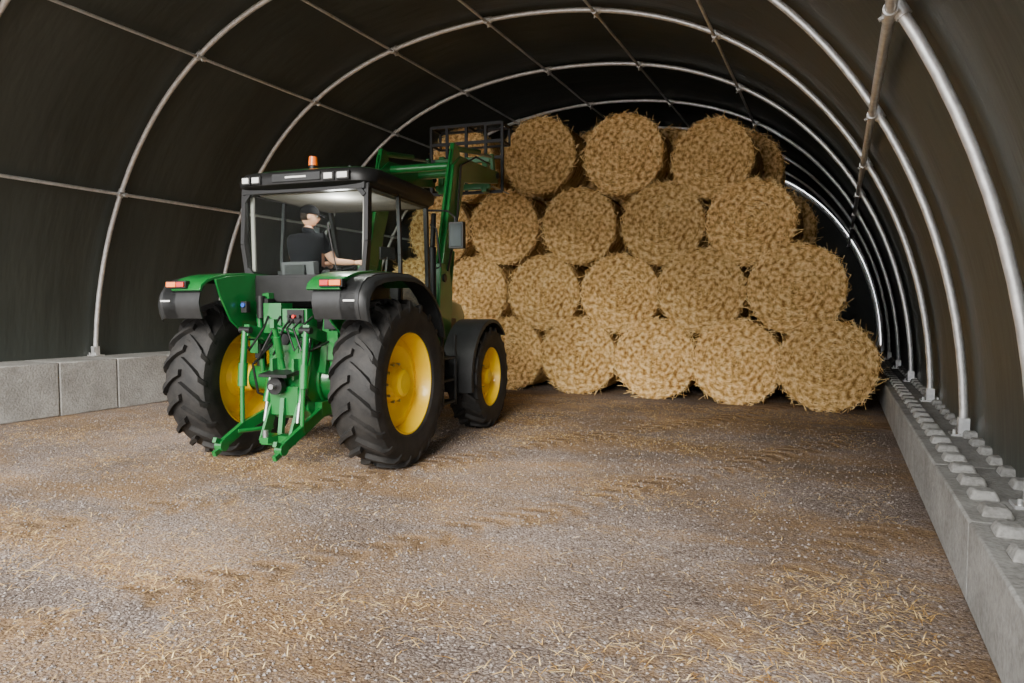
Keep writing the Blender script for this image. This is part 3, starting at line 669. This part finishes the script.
for fc in fs:
    p=sum((vs[i] for i in fc),Vector())/len(fc); best=None
    for e,(i,j) in enumerate(Ed):
        d,t=segd(p,J[i],J[j]); d/= (1.6 if e in(0,1,2) else 1)
        if best is None or d<best[0]: best=(d,t,(i,j))
    d,t,k=best; l=lab.get(k,2)
    if l=='s': l=1 if t<.6 else 0
    if k in((13,14),(17,18)): l=3
    if k==(2,3): l=1
    if k==(3,4): l=0 if t>.25 else 1
    D.f.append(tuple(i+o for i in fc)); D.m.append(l)
def hand(w,dirv,palmn,side):
    w=Vector(w);d=Vector(dirv).normalized();n=Vector(palmn);n=(n-d*n.dot(d)).normalized();s=d.cross(n)*side
    v2,f2=skin([w-d*.03,w+d*.02,w+d*.055,w+d*.085],[(0,1),(1,2),(2,3)],[.026,.030,.036,.032]); D.add(v2,f2,0)
    for q,(off,l) in enumerate(((-.030,.062),(-.010,.075),(.011,.070),(.031,.055))):
        a=w+d*.075+s*off; b1=a+d*l*.45+n*.012; c1=b1+d*l*.2+n*l*.4; e1=c1-d*l*.15+n*l*.3
        v2,f2=skin([a,b1,c1,e1],[(0,1),(1,2),(2,3)],[.0095,.009,.0085,.007],lev=1); D.add(v2,f2,0)
    a=w+d*.02-s*.025; b1=a-s*.028+d*.02+n*.015; c1=b1+d*.03+n*.022
    v2,f2=skin([a,b1,c1],[(0,1),(1,2)],[.013,.011,.009],lev=1); D.add(v2,f2,0)
hand((.285,.493,2.21),(.75,.55,.05),(0,0,-1),1)
hand((-.30,.735,2.22),(.15,1,.1),(0,0,-1),-1)
HR_=Matrix.Rotation(R_(-62),3,'Z')@Matrix.Rotation(R_(-6),3,'X'); HC=Vector((-.185,.285,2.735))
bm=bmesh.new(); bmesh.ops.create_uvsphere(bm,u_segments=28,v_segments=20,radius=1)
for v in bm.verts:
    x,y,z=v.co; 
    jaw=1-.28*max(0,-z)**1.2
    X=x*.076*jaw; Y=y*.098*(1-.10*max(0,-z)*(1 if y<0 else .3)); Z=z*.118
    g=math.exp(-((x/.16)**2))*math.exp(-(((z+.12)/.2)**2))
    if y>.5: Y+=.024*g
    g2=math.exp(-((abs(x)-.38)/.18)**2)*math.exp(-((z-.05)/.13)**2)
    if y>.3: Y-=.009*g2
    if y>.4: Y+=.008*math.exp(-(x/.35)**2)*math.exp(-((z+.75)/.18)**2)
    v.co=HC+HR_@Vector((X,Y,Z))
vsl=[v.co.copy() for v in bm.verts]; bm.verts.index_update(); D.add(vsl,[tuple(v.index for v in q.verts) for q in bm.faces],0); bm.free()
def hp(x,y,z): return HC+HR_@Vector((x,y,z))
for s_ in(1,-1):
    D.ell(hp(s_*.030,.082,.006),(.012,.010,.009),5,HR_); D.ell(hp(s_*.030,.0915,.006),(.005,.003,.005),3,HR_)
    D.ell(hp(s_*.080,-.004,-.008),(.009,.018,.030),0,HR_); D.ell(hp(s_*.030,.088,.026),(.018,.006,.004),4,HR_)
D.ell(hp(0,.094,-.055),(.022,.007,.006),6,HR_)
D.ell(hp(0,-.026,.006),(.081,.084,.100),4,HR_,zmin=-.60)
D.ell(hp(0,-.006,.032),(.092,.112,.106),3,HR_,seg=20,ring=12,zmin=-.05)
br=[];n=9
for i in range(n):
    a=math.pi*(i/(n-1)); br.append((.078*math.cos(a),.085+.095*math.sin(a),.036-.022*math.sin(a)))
top=[hp(*q) for q in br]+[hp(.078,.05,.040),hp(-.078,.05,.040)]; bot=[p-Vector((0,0,.010)) for p in top]
m=len(top); order=list(range(n))+[n+1,n]
top=[top[i] for i in order]; bot=[bot[i] for i in order]
D.add(top+bot,[tuple(range(m)),tuple(range(m,2*m))[::-1]]+[(i,(i+1)%m,m+(i+1)%m,m+i) for i in range(m)],3)
D.done(matrix=TM,angle=60,fix=True)

# ------------------------------------------------------------ light, camera
W=bpy.data.worlds.new('sky'); S.world=W; W.use_nodes=True; nt=W.node_tree; bg=nt.nodes['Background']
bg.inputs[0].default_value=(.97,.98,1,1); bg.inputs[1].default_value=5.0
su=bpy.data.lights.new('soft_daylight','SUN'); su.energy=8.0; su.angle=R_(28); su.color=(1,.955,.885)
so=bpy.data.objects.new('soft_daylight',su); COL.objects.link(so)
so.rotation_euler=Vector((-.16,1,-.48)).to_track_quat('-Z','Y').to_euler()
cam=bpy.data.cameras.new('camera'); co=bpy.data.objects.new('camera',cam); COL.objects.link(co)
cam.lens=24.0; cam.sensor_width=36; co.location=(0,0,1.7); co.rotation_euler=(R_(90-2.9),0,R_(25.5)); cam.clip_start=.05
S.camera=co
